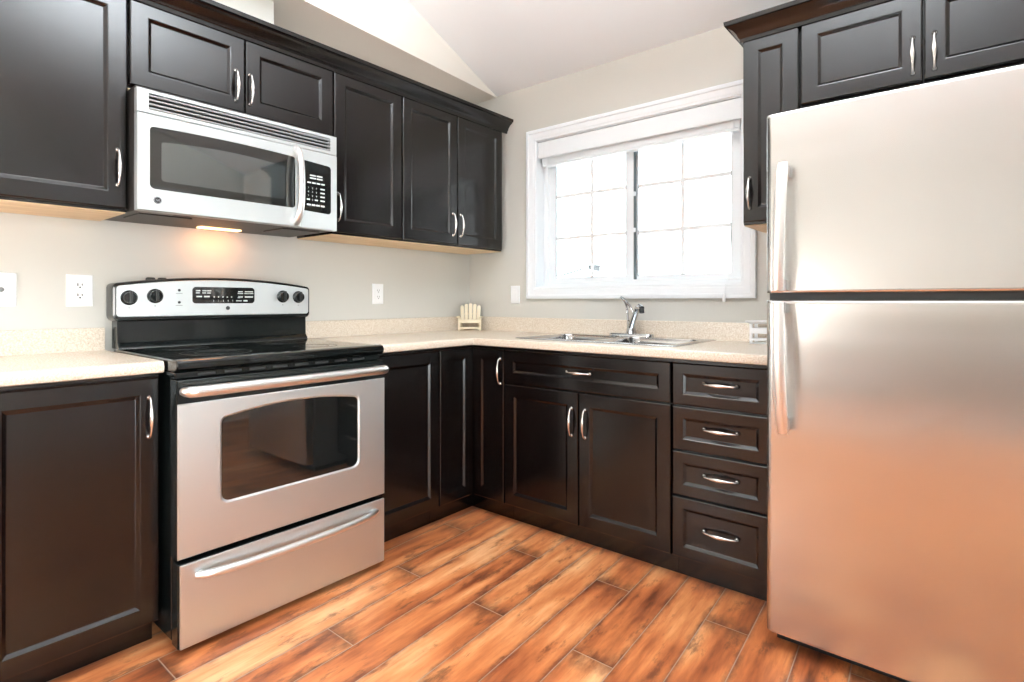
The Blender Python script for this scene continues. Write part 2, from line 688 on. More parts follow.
# made-up pendant bowl, out of view, to hold the added uplight
pn = thing('added_pendant', (2.2, -2.0, 2.28), '', '', kind='structure')
b = MB()
b.lathe((2.2, -2.0, 2.20), 'z', [(0.02, 0), (0.16, 0.02), (0.27, 0.07), (0.31, 0.125), (0.315, 0.125), (0.28, 0.065), (0.165, 0.012), (0.02, -0.008)][::-1], 32)
b.build('bowl', M['added_bowl'], pn)
b = MB()
b.tube([(2.2, -2.0, 2.20), (2.2, -2.0, zc(-2.0) + 0.005)], 0.008, 8)
b.build('stem', M['nickel'], pn)

# skirting of the room behind the camera
b = MB()
b.sweep([(XR, -4.6), (XR, YF), (0, YF), (0, -2.75)][::-1], [(0, 0), (0.012, 0), (0.012, 0.085), (0.006, 0.10), (0, 0.10)])
struct(b.build('baseboard_front', M['trim']))

# white panelled door with casing on the right-hand wall (mirrored in the microwave and oven glass)
dr = thing('door_1', (XR, -1.1, 0), '', '', kind='structure')
DY0, DY1 = -1.55, -0.62
b = MB()
b.box(XR - 0.035, XR, DY0, DY1, 0.01, 2.06, 0.002)
door_leaf = b.build('door_leaf', M['trim'], dr)
for z0, z1 in ((0.25, 0.95), (1.10, 1.90)):
    for y0, y1 in ((DY0 + 0.12, -1.14), (-1.03, DY1 - 0.12)):
        b = MB(Frame('stove'))
        b.rects(y0, y1, z0, z1, [(0, XR - 0.034), (0.0, XR - 0.040), (0.03, XR - 0.042), (0.05, XR - 0.036)])
        b.build('door_panel', M['trim'], door_leaf)
b = MB()
b.box(XR - 0.02, XR, DY0 - 0.09, DY0, 0, 2.15, 0.003)
b.box(XR - 0.02, XR, DY1, DY1 + 0.09, 0, 2.15, 0.003)
b.box(XR - 0.024, XR, DY0 - 0.10, DY1 + 0.10, 2.06, 2.17, 0.003)
b.build('door_casing', M['trim'], dr)
b = MB()
b.lathe((XR - 0.035, -1.48, 0.95), 'a', [(0.03, 0), (0.03, -0.006), (0.012, -0.010), (0.012, -0.035), (0.026, -0.045), (0.028, -0.060), (0.015, -0.070)], 16)
b.build('door_knob', M['nickel'], dr)

# ------------------------------------------------------------------ kitchen window
win = thing('window_1', (1.177, 0.0, 1.12), '', '', kind='structure')
b = MB(FW)
b.rects(0.500, 1.846, 1.121, 2.147,
        [(0, 0.0005), (0, 0.020), (0.006, 0.024), (0.020, 0.024), (0.024, 0.019), (0.050, 0.016), (0.054, 0.012), (0.066, 0.012), (0.069, 0.008), (0.069, 0.0005)], cap=False)
b.build('window_casing', M['trim'], win)
b = MB(FW)
b.rects(WX0, WX1, WZ0, WZ1, [(0, 0.004), (0.004, 0.004), (0.006, -0.076), (0, -0.076)], cap=False)
b.build('window_jamb', M['trim'], win)
b = MB(FW)
b.rects(WX0 + 0.001, WX1 - 0.001, WZ0 + 0.001, WZ1 - 0.001, [(0, -0.070), (0.026, -0.070), (0.030, -0.084), (0.036, -0.084), (0.036, -0.132), (0, -0.132)], cap=False)
b.build('window_frame', M['vinyl'], win)
MIDX = 1.155
for nm, x0, x1, yy in (('a', 0.604, 1.172, 0.088), ('b', 1.150, 1.750, 0.106)):
    fx0, fx1 = (0.648, 1.128) if nm == 'a' else (1.188, 1.698)
    gz0, gz1 = 1.246, 1.968
    b = MB(FW)
    o_ = b.loop([(x0, -yy, WZ0 + 0.037), (x1, -yy, WZ0 + 0.037), (x1, -yy, WZ1 - 0.037), (x0, -yy, WZ1 - 0.037)])
    o2 = b.loop([(x0, -yy - 0.018, WZ0 + 0.037), (x1, -yy - 0.018, WZ0 + 0.037), (x1, -yy - 0.018, WZ1 - 0.037), (x0, -yy - 0.018, WZ1 - 0.037)])
    i_ = b.loop([(fx0, -yy, gz0), (fx1, -yy, gz0), (fx1, -yy, gz1), (fx0, -yy, gz1)])
    i2 = b.loop([(fx0, -yy - 0.018, gz0), (fx1, -yy - 0.018, gz0), (fx1, -yy - 0.018, gz1), (fx0, -yy - 0.018, gz1)])
    b.skin([o_, i_, i2, o2, o_], cap=False)
    sash = b.build('window_sash', M['vinyl'], win)
    b = MB(FW)
    b.box(fx0, fx1, -yy - 0.012, -yy - 0.008, gz0, gz1)
    b.build('window_pane', M['glass'], sash)
    b = MB(FW)
    mx = (fx0 + fx1) / 2 + (0.016 if nm == 'a' else 0.002)
    d0, d1 = -yy - 0.0078, -yy - 0.001
    b.box(mx - 0.0105, mx + 0.0105, d0, d1, gz0, gz1, 0.002)
    for zz in (1.488, 1.744):
        b.box(fx0, fx1, d0 + 0.0005, d1 - 0.0005, zz - 0.0105, zz + 0.0105, 0.002)
    b.build('window_grille', M['grille'], sash)
    b = MB(FW)
    g = 0.0035
    b.rects(fx0 + 0.0005, fx1 - 0.0005, gz0 + 0.0005, gz1 - 0.0005, [(0, -yy + 0.0005), (g, -yy + 0.0005), (g, -yy - 0.0075), (0, -yy - 0.0075)], cap=False)
    b.build('glazing_bead', M['bead'], sash)
b = MB(FW)
b.box(1.172, 1.182, -0.1055, -0.088, 1.228, 2.04)
b.build('interlock_strip', M['gasket'], win)
for zz in (1.50, 1.70):
    b = MB(FW)
    b.box(1.170, 1.186, -0.0885, -0.078, zz - 0.012, zz + 0.012, 0.003)
    b.build('sash_latch', M['vinyl'], win)

# ------------------------------------------------------------------ blind drawn up at the top of the window
bl = thing('window_blind', (1.178, 0.03, 1.92), 'white horizontal blind pulled up behind its valance at the kitchen window top', 'blind')
b = MB(FW)
prof = [(-0.018, 1.974), (0.000, 1.974), (0.003, 1.980), (0.003, 1.995), (-0.001, 2.000), (-0.001, 2.042), (0.004, 2.048), (0.004, 2.066), (0.000, 2.070), (-0.018, 2.070)]
b.skin([b.loop([(0.578, d, z) for d, z in prof]), b.loop([(1.776, d, z) for d, z in prof])])
b.build('valance', M['vinyl'], bl)
b = MB(FW)
b.box(0.585, 1.769, -0.066, -0.022, 1.985, 2.066, 0.003)
b.build('headrail', M['vinyl'], bl)
for i in range(9):
    z = 1.9405 + i * 0.0048
    b = MB(FW)
    pr = [(-0.064, z), (-0.054, z + 0.0016), (-0.043, z + 0.0022), (-0.032, z + 0.0016), (-0.022, z), (-0.022, z + 0.0044), (-0.032, z + 0.0060), (-0.043, z + 0.0066), (-0.054, z + 0.0060), (-0.064, z + 0.0044)]
    b.skin([b.loop([(0.592, d, zz) for d, zz in pr]), b.loop([(1.762, d, zz) for d, zz in pr])])
    b.build('slat', M['vinyl'], bl)
b = MB(FW)
b.box(0.592, 1.762, -0.064, -0.022, 1.925, 1.939, 0.003)
b.build('bottom_rail', M['vinyl'], bl)
b = MB(FW)
b.tube([(0.640, -0.012, 1.975), (0.640, -0.013, 1.7), (0.641, -0.013, 1.31)], 0.0035, 8)
b.build('tilt_wand', M['vinyl'], bl)
b = MB(FW)
b.tube([(1.735, -0.012, 1.975), (1.732, -0.006, 1.6), (1.722, 0.004, 1.25), (1.712, 0.0265, 1.186), (1.706, 0.030, 1.14)], 0.0018, 6)
cord = b.build('pull_cord', M['vinyl'], bl)
b = MB(FW)
b.lathe((1.706, 0.0325, 1.103), 'z', [(0.0075, 0), (0.0085, 0.006), (0.007, 0.022), (0.003, 0.040)], 12)
b.build('cord_tassel', M['wplastic'], cord)

# ------------------------------------------------------------------ cabinet helpers
HL = 0.060


def pull(fr, a, d, z, orient, parent, m='nickel'):
    b = MB(fr)
    prof = [(-1.03, 0.000, 0.0058), (-1.02, 0.006, 0.0050), (-0.95, 0.0125, 0.0042), (-0.80, 0.0172, 0.0036), (-0.60, 0.0205, 0.0040),
            (-0.40, 0.0228, 0.0058), (-0.18, 0.0238, 0.0074)]
    prof = prof + [(0, 0.0240, 0.0079)] + [(-s_, h, r) for s_, h, r in reversed(prof)]
    path = []
    for s_, h, r in prof:
        path.append((a, d + h, z + s_ * HL) if orient == 'v' else (a + s_ * HL, d + h, z))
    b.tube(path, [p[2] for p in prof], 10)
    for e in (-1, 1):
        c = (a, d, z + e * HL * 1.02) if orient == 'v' else (a + e * HL * 1.02, d, z)
        b.lathe(c, 'd', [(0.0085, 0.0002), (0.0085, 0.002), (0.0062, 0.006), (0.003, 0.009)], 12)
    return b.build('handle', M[m], parent)


def front(fr, name, a0, a1, z0, z1, d, parent, handle=None, stile=0.056, t=0.020):
    """a shaker-like front with a recessed, bevelled panel"""
    b = MB(fr)
    st = stile
    b.rects(a0, a1, z0, z1, [(0, d), (0, d + t - 0.006), (0.0018, d + t - 0.0022), (0.0055, d + t), (st, d + t), (st + 0.003, d + t - 0.0005),
                             (st + 0.012, d + t - 0.0070), (st + 0.014, d + t - 0.0078)])
    o = b.build(name, M['wood'], parent, smooth=0)
    if handle:
        pull(fr, handle[0], d + t, handle[1], handle[2], o)
    return o


def carcass(fr, a0, a1, d1, z0, z1, parent):
    b = MB(fr)
    b.box(a0, a1, 0.003, d1, z0, z1)
    return b.build('carcass', M['wood'], parent)


def toe(fr, a0, a1, parent, d1=0.535):
    b = MB(fr)
    b.box(a0, a1, 0.02, d1, 0.0, 0.0995)
    return b.build('toe_kick', M['wood'], parent)


CT = 0.918           # counter top height
CB = 0.880           # underside of the counter
BD = 0.590           # base carcass depth
DZ0, DZ1 = 0.100, 0.866

# ------------------------------------------------------------------ base cabinets, range wall
c = thing('base_cabinet', (0.3, -2.36, 0), 'dark base cabinet left of the range with one tall door', 'cabinet', 'base cabinets')
carcass(FS, -2.68, -2.059, BD, 0.10, CB, c)
toe(FS, -2.68, -2.059, c)
front(FS, 'door', -2.477 - 0.015, -2.0610, DZ0 - 0.012, DZ1, BD, c, (-2.090, 0.742, 'v'), 0.052)
b = MB(FS)
b.box(-2.68, -2.496, BD, BD + 0.019, DZ0 - 0.012, DZ1, 0.002)
b.build('filler_panel', M['wood'], c)

c = thing('base_cabinet', (0.3, -1.06, 0), 'dark base cabinet between the range and the inside corner with one door', 'cabinet', 'base cabinets')
carcass(FS, -1.257, -0.8445, BD, 0.10, CB, c)
toe(FS, -1.257, -0.8445, c)
front(FS, 'door', -1.255, -0.8465, DZ0, DZ1, BD, c, (-1.228, 0.742, 'v'))

# L-shaped corner cabinet with a two-leaf folding door
c = thing('corner_cabinet', (0.4, -0.4, 0), 'dark corner base cabinet with two narrow folding door leaves meeting at the corner', 'cabinet', 'base cabinets')
b = MB()
pl = [(0.003, -0.8435), (0.590, -0.8435), (0.590, -0.590), (0.8225, -0.590), (0.8225, -0.003), (0.003, -0.003)]
A = b.loop([(x, y, 0.10) for x, y in pl])
B = b.loop([(x, y, CB) for x, y in pl])
b.skin([A, B])
b.build('carcass', M['wood'], c)
b = MB()
pl = [(0.02, -0.8435), (0.535, -0.8435), (0.535, -0.535), (0.8225, -0.535), (0.8225, -0.02), (0.02, -0.02)]
A = b.loop([(x, y, 0.0) for x, y in pl])
B = b.loop([(x, y, 0.0995) for x, y in pl])
b.skin([A, B])
b.build('toe_kick', M['wood'], c)
front(FS, 'door', -0.842, -0.614, DZ0, DZ1, BD, c, None, 0.050)
front(FW, 'door', 0.614, 0.820, DZ0, DZ1, BD, c, (0.797, 0.757, 'v'), 0.050)

# sink cabinet
c = thing('sink_cabinet', (1.257, -0.3, 0), 'dark sink base cabinet with two doors under a wide false drawer front', 'cabinet', 'base cabinets')
b = MB(FW)
b.box(0.8235, 1.6935, 0.003, BD, 0.10, 0.70)
b.box(0.8235, 1.6935, BD - 0.018, BD, 0.70, CB)
b.box(0.8235, 0.8415, 0.003, BD - 0.018, 0.70, CB)
b.box(1.6755, 1.6935, 0.003, BD - 0.018, 0.70, CB)
b.build('carcass', M['wood'], c)
toe(FW, 0.8235, 1.6935, c)
front(FW, 'door', 0.8255, 1.2560, DZ0, 0.697, BD, c, (1.222, 0.563, 'v'))
front(FW, 'door', 1.2590, 1.6915, DZ0, 0.697, BD, c, (1.293, 0.563, 'v'))
front(FW, 'false_drawer_front', 0.8255, 1.6915, 0.702, DZ1, BD, c, (1.257, 0.786, 'h'), 0.050)

# drawer stack
c = thing('drawer_cabinet', (1.88, -0.3, 0), 'dark base cabinet with a stack of four drawers beside the refrigerator', 'cabinet', 'base cabinets')
carcass(FW, 1.6945, 2.070, BD, 0.10, CB, c)
toe(FW, 1.6945, 2.070, c)
for z0, z1 in ((0.700, DZ1), (0.524, 0.694), (0.345, 0.518), (DZ0, 0.339)):
    front(FW, 'drawer', 1.697, 2.068, z0, z1, BD, c, (1.886, (z0 + z1) / 2 + 0.008, 'h'), 0.042)

# ------------------------------------------------------------------ worktops
EP = [(-0.034, CB), (-0.012, CB), (-0.003, CB + 0.003), (0.0, CB + 0.010), (0.0, CT - 0.011), (-0.004, CT - 0.003), (-0.013, CT), (-0.034, CT)]


def splash(mb, a0, a1, d0=0.0005, d1=0.019, z1=1.005):
    pr = [(d0, CT), (d1, CT), (d1, z1 - 0.005), (d1 - 0.004, z1), (d0, z1)]
    mb.skin([mb.loop([(a0, d, z) for d, z in pr]), mb.loop([(a1, d, z) for d, z in pr])])


w = thing('worktop', (0.3, -2.37, CB), 'short beige speckled worktop with backsplash left of the range', 'worktop', 'speckled worktops')
b = MB(FS)
b.box(-2.70, -2.0565, 0.0005, 0.601, CB, CT)
b.skin([b.loop([(-2.70, 0.635 + d, z) for d, z in EP]), b.loop([(-2.0565, 0.635 + d, z) for d, z in EP])])
b.build('slab', M['lam'], w)
b = MB(FS)
splash(b, -2.70, -2.0565)
b.build('backsplash', M['lam'], w)

SX0, SX1, SY0, SY1 = 0.832, 1.672, -0.535, -0.045    # sink outline
w = thing('worktop', (0.6, -0.5, CB), 'long beige speckled L-shaped worktop running round the corner and holding the sink', 'worktop', 'speckled worktops')
b = MB()
b.sweep([(2.078, -0.635), (0.635, -0.635), (0.635, -1.257)][::-1], [(-o, z) for o, z in EP][::-1])
hx0, hx1, hy0, hy1 = SX0 + 0.02, SX1 - 0.02, SY0 + 0.02, SY1 - 0.02
b.box(0.0005, 0.601, -1.257, -0.601, CB, CT)
b.box(0.0005, hx0, -0.601, -0.0005, CB, CT)
b.box(hx1, 2.078, -0.601, -0.0005, CB, CT)
b.box(hx0, hx1, -0.601, hy0, CB, CT)
b.box(hx0, hx1, hy1, -0.0005, CB, CT)
b.build('slab', M['lam'], w)
b = MB(FS)
splash(b, -1.257, -0.0195)
b.build('backsplash', M['lam'], w)
b = MB(FW)
splash(b, 0.0005, 2.078)
b.build('backsplash', M['lam'], w)

# ------------------------------------------------------------------ sink and faucet
sk = thing('kitchen_sink', (1.252, -0.3, CT), 'stainless steel double-bowl drop-in sink under the kitchen window', 'sink')


def perim(x0, x1, y0, y1, r, n=5):
    """rounded rectangle, counter-clockwise, starting at the middle of the right side"""
    pts = []
    for cx, cy, t0 in ((x1 - r, y1 - r, 0), (x0 + r, y1 - r, 90), (x0 + r, y0 + r, 180), (x1 - r, y0 + r, 270)):
        for i in range(n + 1):
            t = math.radians(t0 + 90 * i / n)
            pts.append((cx + r * math.cos(t), cy + r * math.sin(t)))
    return pts


smx = (SX0 + SX1) / 2
bowls = []
b = MB()
zt = CT + 0.006
for x0, x1, rl, rr in ((SX0, smx, 1, 0), (smx, SX1, 0, 1)):
    bx0, bx1 = x0 + (0.034 if rl else 0.014), x1 - (0.034 if rr else 0.014)
    by0, by1 = SY0 + 0.036, SY1 - 0.085
    outer = perim(x0, x1, SY0, SY1, 0.001)
    inner = perim(bx0, bx1, by0, by1, 0.055)
    L0 = b.loop([(p[0], p[1], CT + 0.0005) for p in outer])
    L1 = b.loop([(p[0], p[1], CT + 0.003) for p in outer])
    L2 = b.loop([(p[0] + 0.006 * (1 if p[0] < smx else -1) * (1 if (rl and p[0] < x0 + .1) or (rr and p[0] > x1 - .1) else 0), p[1] + (0.006 if p[1] < -0.3 else -0.006), zt) for p in outer])
    L3 = b.loop([(p[0], p[1], zt) for p in inner])
    ca, cb_ = (bx0 + bx1) / 2, (by0 + by1) / 2
    LS = [L0, L1, L2, L3]
    for sc, z in ((0.985, zt - 0.006), (0.97, zt - 0.03), (0.95, zt - 0.150), (0.90, zt - 0.168), (0.80, zt - 0.172), (0.16, zt - 0.175), (0.14, zt - 0.178), (0.10, zt - 0.178)):
        LS.append(b.loop([(ca + (p[0] - ca) * sc, cb_ + (p[1] - cb_) * sc, z) for p in inner]))
    b.skin(LS, cap=False)
    b.f.append(tuple(LS[-1]))
    bowls.append((ca, cb_))
b.build('basin', M['sinksteel'], sk)
for ca, cb_ in bowls:
    b = MB()
    b.lathe((ca, cb_, zt - 0.1778), 'z', [(0.042, 0), (0.042, 0.002), (0.034, 0.003), (0.030, 0.0005), (0.006, 0.0012)], 24)
    b.build('drain', M['chrome'], sk)

fc = thing('faucet', (1.235, -0.085, CT + 0.006), 'chrome single-lever faucet standing behind the double sink', 'faucet')
fx, fy, fz = 1.247, -0.086, CT + 0.0062
b = MB()
e = perim(fx - 0.125, fx + 0.125, fy - 0.029, fy + 0.029, 0.028)
LS = []
for sc, z in ((1.0, 0), (1.0, 0.006), (0.97, 0.011), (0.90, 0.014), (0.5, 0.0155)):
    LS.append(b.loop([(fx + (p[0] - fx) * (1 - (1 - sc) * 0.25), fy + (p[1] - fy) * sc, fz + z) for p in e]))
b.skin(LS)
b.build('deck_plate', M['chrome'], fc)
b = MB()
b.lathe((fx, fy, fz + 0.014), 'z', [(0.030, 0), (0.028, 0.008), (0.0235, 0.018), (0.0215, 0.045), (0.022, 0.062), (0.018, 0.070)], 20)
b.build('faucet_body', M['chrome'], fc)
b = MB()
b.tube([(fx + 0.004, fy - 0.006, fz + 0.045), (fx + 0.022, fy - 0.018, fz + 0.085), (fx + 0.046, fy - 0.036, fz + 0.126), (fx + 0.062, fy - 0.050, fz + 0.148),
        (fx + 0.082, fy - 0.066, fz + 0.155), (fx + 0.100, fy - 0.080, fz + 0.145)], [0.017, 0.0155, 0.0140, 0.0145, 0.0155, 0.0145], 14)
sp = b.build('spout', M['chrome'], fc)
b = MB()
b.tube([(fx + 0.098, fy - 0.078, fz + 0.144), (fx + 0.102, fy - 0.082, fz + 0.124)], [0.0135, 0.0125], 14)
b.build('aerator', M['gap'], sp)
# looped lever rising behind the spout
b = MB()
for sgn in (-1, 1):
    b.tube([(fx - 0.002 + sgn * 0.012, fy + 0.002, fz + 0.060), (fx - 0.006 + sgn * 0.017, fy + 0.005, fz + 0.095), (fx - 0.010 + sgn * 0.017, fy + 0.008, fz + 0.128),
            (fx - 0.020 + sgn * 0.009, fy + 0.004, fz + 0.160), (fx - 0.032, fy - 0.006, fz + 0.186)], [0.0075, 0.0065, 0.0060, 0.0062, 0.0068], 10)
b.tube([(fx - 0.026, fy - 0.001, fz + 0.172), (fx - 0.036, fy - 0.010, fz + 0.192), (fx - 0.050, fy - 0.024, fz + 0.205)], [0.0095, 0.0085, 0.006], 10)
b.build('lever', M['chrome'], fc)

# ------------------------------------------------------------------ wall cabinets, range wall
UD = 0.330
UZ0, UZ1 = 1.430, 2.185


def wall_cab(fr, a0, a1, z0, label, doors, grp='wall cabinets', dep=UD):
    c = thing('wall_cabinet', tuple(fr((a0 + a1) / 2, dep / 2, z0 - 0.012)), label, 'cabinet', grp)
    carcass(fr, a0, a1, dep - 0.0205, z0 - 0.008, UZ1 + 0.012, c)
    b = MB(fr)
    b.box(a0 + 0.003, a1 - 0.003, 0.004, dep - 0.024, z0 - 0.012, z0 - 0.0082)
    b.build('bottom_panel', M['birch'], c)
    for (x0, x1, h) in doors:
        front(fr, 'door', x0, x1, z0, UZ1 - 0.002, dep - 0.020, c, h)
    return c


wall_cab(FS, -2.70, -2.0665, UZ0, 'dark wall cabinet left of the microwave with one wide door', [(-2.56, -2.0690, (-2.098, 1.572, 'v'))])
wall_cab(FS, -2.0655, -1.2515, 1.872, 'short dark wall cabinet with two doors directly above the microwave', [(-2.0635, -1.660, (-1.697, 1.975, 'v')), (-1.657, -1.2535, (-1.640, 1.975, 'v'))])
wall_cab(FS, -1.2505, -0.8455, UZ0, 'dark single-door wall cabinet just right of the microwave', [(-1.2485, -0.8475, (-1.228, 1.548, 'v'))])
wall_cab(FS, -0.8445, -0.0300, UZ0, 'dark two-door wall cabinet in the corner beside the window wall', [(-0.8425, -0.4430, (-0.480, 1.545, 'v')), (-0.4400, -0.0450, (-0.418, 1.545, 'v'))])

CR = [(-0.004, 2.172), (0.006, 2.172), (0.008, 2.186), (0.013, 2.190), (0.018, 2.204), (0.030, 2.219), (0.044, 2.228), (0.048, 2.234), (0.056, 2.236), (0.058, 2.252), (-0.004, 2.252)]
b = MB()
b.sweep([(UD, -2.70), (UD, -0.004)], [(-o, z) for o, z in CR])
o = b.build('crown_molding', M['wood'], None)
o['label'] = 'dark stepped crown molding along the wall cabinets above the range'
o['category'] = 'molding'
o['group'] = 'crown moldings'

# wall cabinets, window wall
RD = 0.345
wall_cab(FW, 1.886, 2.1000, UZ0, 'narrow dark wall cabinet between the window and the refrigerator top', [(1.888, 2.0970, (1.915, 1.549, 'v'))], dep=RD)
wall_cab(FW, 2.1005, 2.872, 1.868, 'wide dark two-door wall cabinet above the refrigerator', [(2.1035, 2.4845, (2.457, 1.960, 'v')), (2.4875, 2.870, (2.517, 1.960, 'v'))], dep=RD)
b = MB()
b.sweep([(1.886, -0.004), (1.886, -RD), (2.872, -RD), (2.872, -0.004)], [(-o, z) for o, z in CR])
o = b.build('crown_molding', M['wood'], None)
o['label'] = 'dark crown molding wrapping the cabinets above the refrigerator'
o['category'] = 'molding'
o['group'] = 'crown moldings'


def roundel(fr, a, d, z, r, parent, dark='bplastic'):
    """small round maker's emblem with a script monogram"""
    b = MB(fr)
    b.lathe((a, d, z), 'd', [(r, 0.0), (r, 0.0015), (r * 0.9, 0.0022)], 24)
    em = b.build('emblem', M[dark], parent)
    b = MB(fr)
    n = 28
    o1 = [b.loop([(a + rr * math.cos(2 * PI * i / n), d + hh, z + rr * math.sin(2 * PI * i / n)) for i in range(n)]) for rr, hh in ((r * 0.93, 0.0022), (r * 0.93, 0.0030), (r * 0.80, 0.0030), (r * 0.80, 0.0022))]
    b.skin(o1 + [o1[0]], cap=False)
    put_text(b, 'GE', r * 0.95, a, d + 0.0028, z)
    b.build('emblem_print', M['chrome'], em)
    return em


# ------------------------------------------------------------------ range
RG0, RG1 = -2.0500, -1.2630
RC = (RG0 + RG1) / 2
rg = thing('range', (0.35, RC, 0), 'stainless steel and black electric range with smooth top between the base cabinets', 'range')
b = MB(FS)
b.box(RG0 + 0.004, RG1 - 0.004, 0.03, 0.662, 0.035, 0.884, 0.003)
b.box(RG0 + 0.03, RG1 - 0.03, 0.06, 0.64, 0.012, 0.036)
b.build('body', M['enamel'], rg)
for y in (RG0 + 0.05, RG1 - 0.05):
    for x in (0.10, 0.62):
        b = MB()
        b.lathe((x, y, 0.0), 'z', [(0.018, 0), (0.018, 0.012), (0.010, 0.014), (0.010, 0.034)], 12)
        b.build('foot', M['bplastic'], rg)
# cooktop with raised rounded front lip
b = MB(FS)
pr = [(0.10, 0.8845), (0.688, 0.8845), (0.710, 0.888), (0.721, 0.897), (0.722, 0.910), (0.716, 0.921), (0.700, 0.926), (0.678, 0.9245), (0.120, 0.9245), (0.10, 0.922)]
ends = []
for a, s_ in ((RG0 - 0.001, 0.004), (RG0 + 0.003, 0), (RG1 - 0.003, 0), (RG1 + 0.001, 0.004)):
    cz = 0.905
    ends.append(b.loop([(a, d - (s_ if d > 0.4 else -s_), z + (s_ if z < cz else -s_)) for d, z in pr]))
b.skin(ends)
ck = b.build('cooktop', M['cook'], rg)
for a, d, r in ((RG0 + 0.20, 0.52, 0.115), (RG1 - 0.20, 0.53, 0.085), (RG0 + 0.20, 0.25, 0.080), (RG1 - 0.20, 0.25, 0.105)):
    b = MB(FS)
    n = 40
    for q in (1.0, 0.62):
        lp = [b.loop([(a + r * q * s_ * math.cos(2 * PI * i / n), d + r * q * s_ * math.sin(2 * PI * i / n), 0.9247 + h) for i in range(n)]) for s_, h in ((1, 0), (1, 0.0003), (0.965, 0.0003), (0.965, 0))]
        b.skin(lp + [lp[0]], cap=False)
    b.build('burner_ring', M['ring'], ck)
# black strip with vent slots above the oven door
b = MB(FS)
b.box(RG0 + 0.002, RG1 - 0.002, 0.6570, 0.6950, 0.864, 0.8840, 0.002)
vs = b.build('vent_strip', M['enamel'], rg)
for i in range(8):
    a = RG0 + 0.07 + i * 0.083
    b = MB(FS)
    b.box(a, a + 0.055, 0.6945, 0.6960, 0.870, 0.878)
    b.build('vent_slot', M['slot'], vs)
# oven door
OD0, OD1 = RG0 + 0.0, RG1 - 0.0
b = MB(FS)
b.box(OD0, OD1, 0.6640, 0.7190, 0.304, 0.862, 0.004)
od = b.build('oven_door', M['enamel'], rg)


def arch_poly(a0, a1, z0, zs, rise, r, n=16):
    """rounded rectangle with an arched top edge"""
    pts = []
    for cx, cz, t0 in ((a0 + r, z0 + r, 180), (a1 - r, z0 + r, 270)):
        for i in range(6):
            t = math.radians(t0 + 90 * i / 5)
            pts.append((cx + r * math.cos(t), cz + r * math.sin(t)))
    mid, hw = (a0 + a1) / 2, (a1 - a0) / 2
    r2 = r * 0.8
    for i in range(4):
        t = math.radians(90 * i / 4)
        pts.append((a1 - r2 + r2 * math.cos(t), zs - r2 + r2 * math.sin(t)))
    for i in range(n + 1):
        a = a1 - r2 - (a1 - a0 - 2 * r2) * i / n
        q = (a - mid) / (hw - r2)
        pts.append((a, zs + rise * (1 - q * q)))
    for i in range(1, 5):
        t = math.radians(90 + 90 * i / 4)
        pts.append((a0 + r2 + r2 * math.cos(t), zs - r2 + r2 * math.sin(t)))
    return pts


# stainless skin of the door with an arched hole, window glass inside it
wp = arch_poly(-1.924, -1.388, 0.446, 0.734, 0.022, 0.028)


def plate_with_hole(fr, a0, a1, z0, z1, hole, d0, d1, lip=0.006):
    """flat plate d0..d1 with a hole; outer rectangle points matched to the hole by angle"""
    b = MB(fr)
    ca = sum(p[0] for p in hole) / len(hole)
    cz = (min(p[1] for p in hole) + max(p[1] for p in hole)) / 2
    # outer loop: same count, radial projection to the rectangle, with corners snapped
    out = []
    for a, z in hole:
        va, vz = a - ca, z - cz
        ta = ((a1 - ca) if va > 0 else (a0 - ca)) / va if abs(va) > 1e-9 else 1e9
        tz = ((z1 - cz) if vz > 0 else (z0 - cz)) / vz if abs(vz) > 1e-9 else 1e9
        t = min(ta, tz)
        out.append([ca + va * t, cz + vz * t])
    for cx, czz in ((a0, z0), (a1, z0), (a1, z1), (a0, z1)):
        k = min(range(len(out)), key=lambda i: (out[i][0] - cx) ** 2 + (out[i][1] - czz) ** 2)
        out[k] = [cx, czz]
    bv = 0.003
    ins = [(min(max(a, a0 + bv), a1 - bv), min(max(z, z0 + bv), z1 - bv)) for a, z in out]
    mxa = max(abs(p[0] - ca) for p in hole)
    mxz = max(abs(p[1] - cz) for p in hole)
    hin = [(ca + (p[0] - ca) * (1 - lip / mxa), cz + (p[1] - cz) * (1 - lip / mxz)) for p in hole]
    l0 = b.loop([(a, d0, z) for a, z in out])
    l1 = b.loop([(a, d1 - bv, z) for a, z in out])
    l2 = b.loop([(a, d1, z) for a, z in ins])
    l3 = b.loop([(a, d1, z) for a, z in hole])
    l4 = b.loop([(a, d1 - 0.0035, z) for a, z in hin])
    l5 = b.loop([(a, d0, z) for a, z in hin])
    b.skin([l0, l1, l2, l3, l4, l5, l0], cap=False)
    return b


b = plate_with_hole(FS, OD0 + 0.001, OD1 - 0.001, 0.306, 0.788, wp, 0.7193, 0.7255)
b.build('steel_skin', M['steel'], od, smooth=0)
b = MB(FS)
b.prism(wp, 0.7192, 0.7205)
og = b.build('oven_window', M['bglass'], od)
# oven handle: straight tube with rounded ends on two standoffs
b = MB(FS)
za = 0.828
pa = [(RG0 + 0.016, 0.7290, za), (RG0 + 0.017, 0.7450, za), (RG0 + 0.026, 0.758, za), (RG0 + 0.045, 0.7630, za)]
path = pa + [(RC, 0.7690, za)] + [(RG0 + RG1 - a, d, z) for a, d, z in reversed(pa)]
b.tube(path, [0.013, 0.0155, 0.0175, 0.0180, 0.0180, 0.0180, 0.0175, 0.0155, 0.013], 18)
b.tube([(RG0 + 0.030, 0.7195, za), (RG0 + 0.030, 0.7570, za)], 0.010, 10)
b.tube([(RG1 - 0.030, 0.7195, za), (RG1 - 0.030, 0.7570, za)], 0.010, 10)
b.build('oven_handle', M['satin'], od)
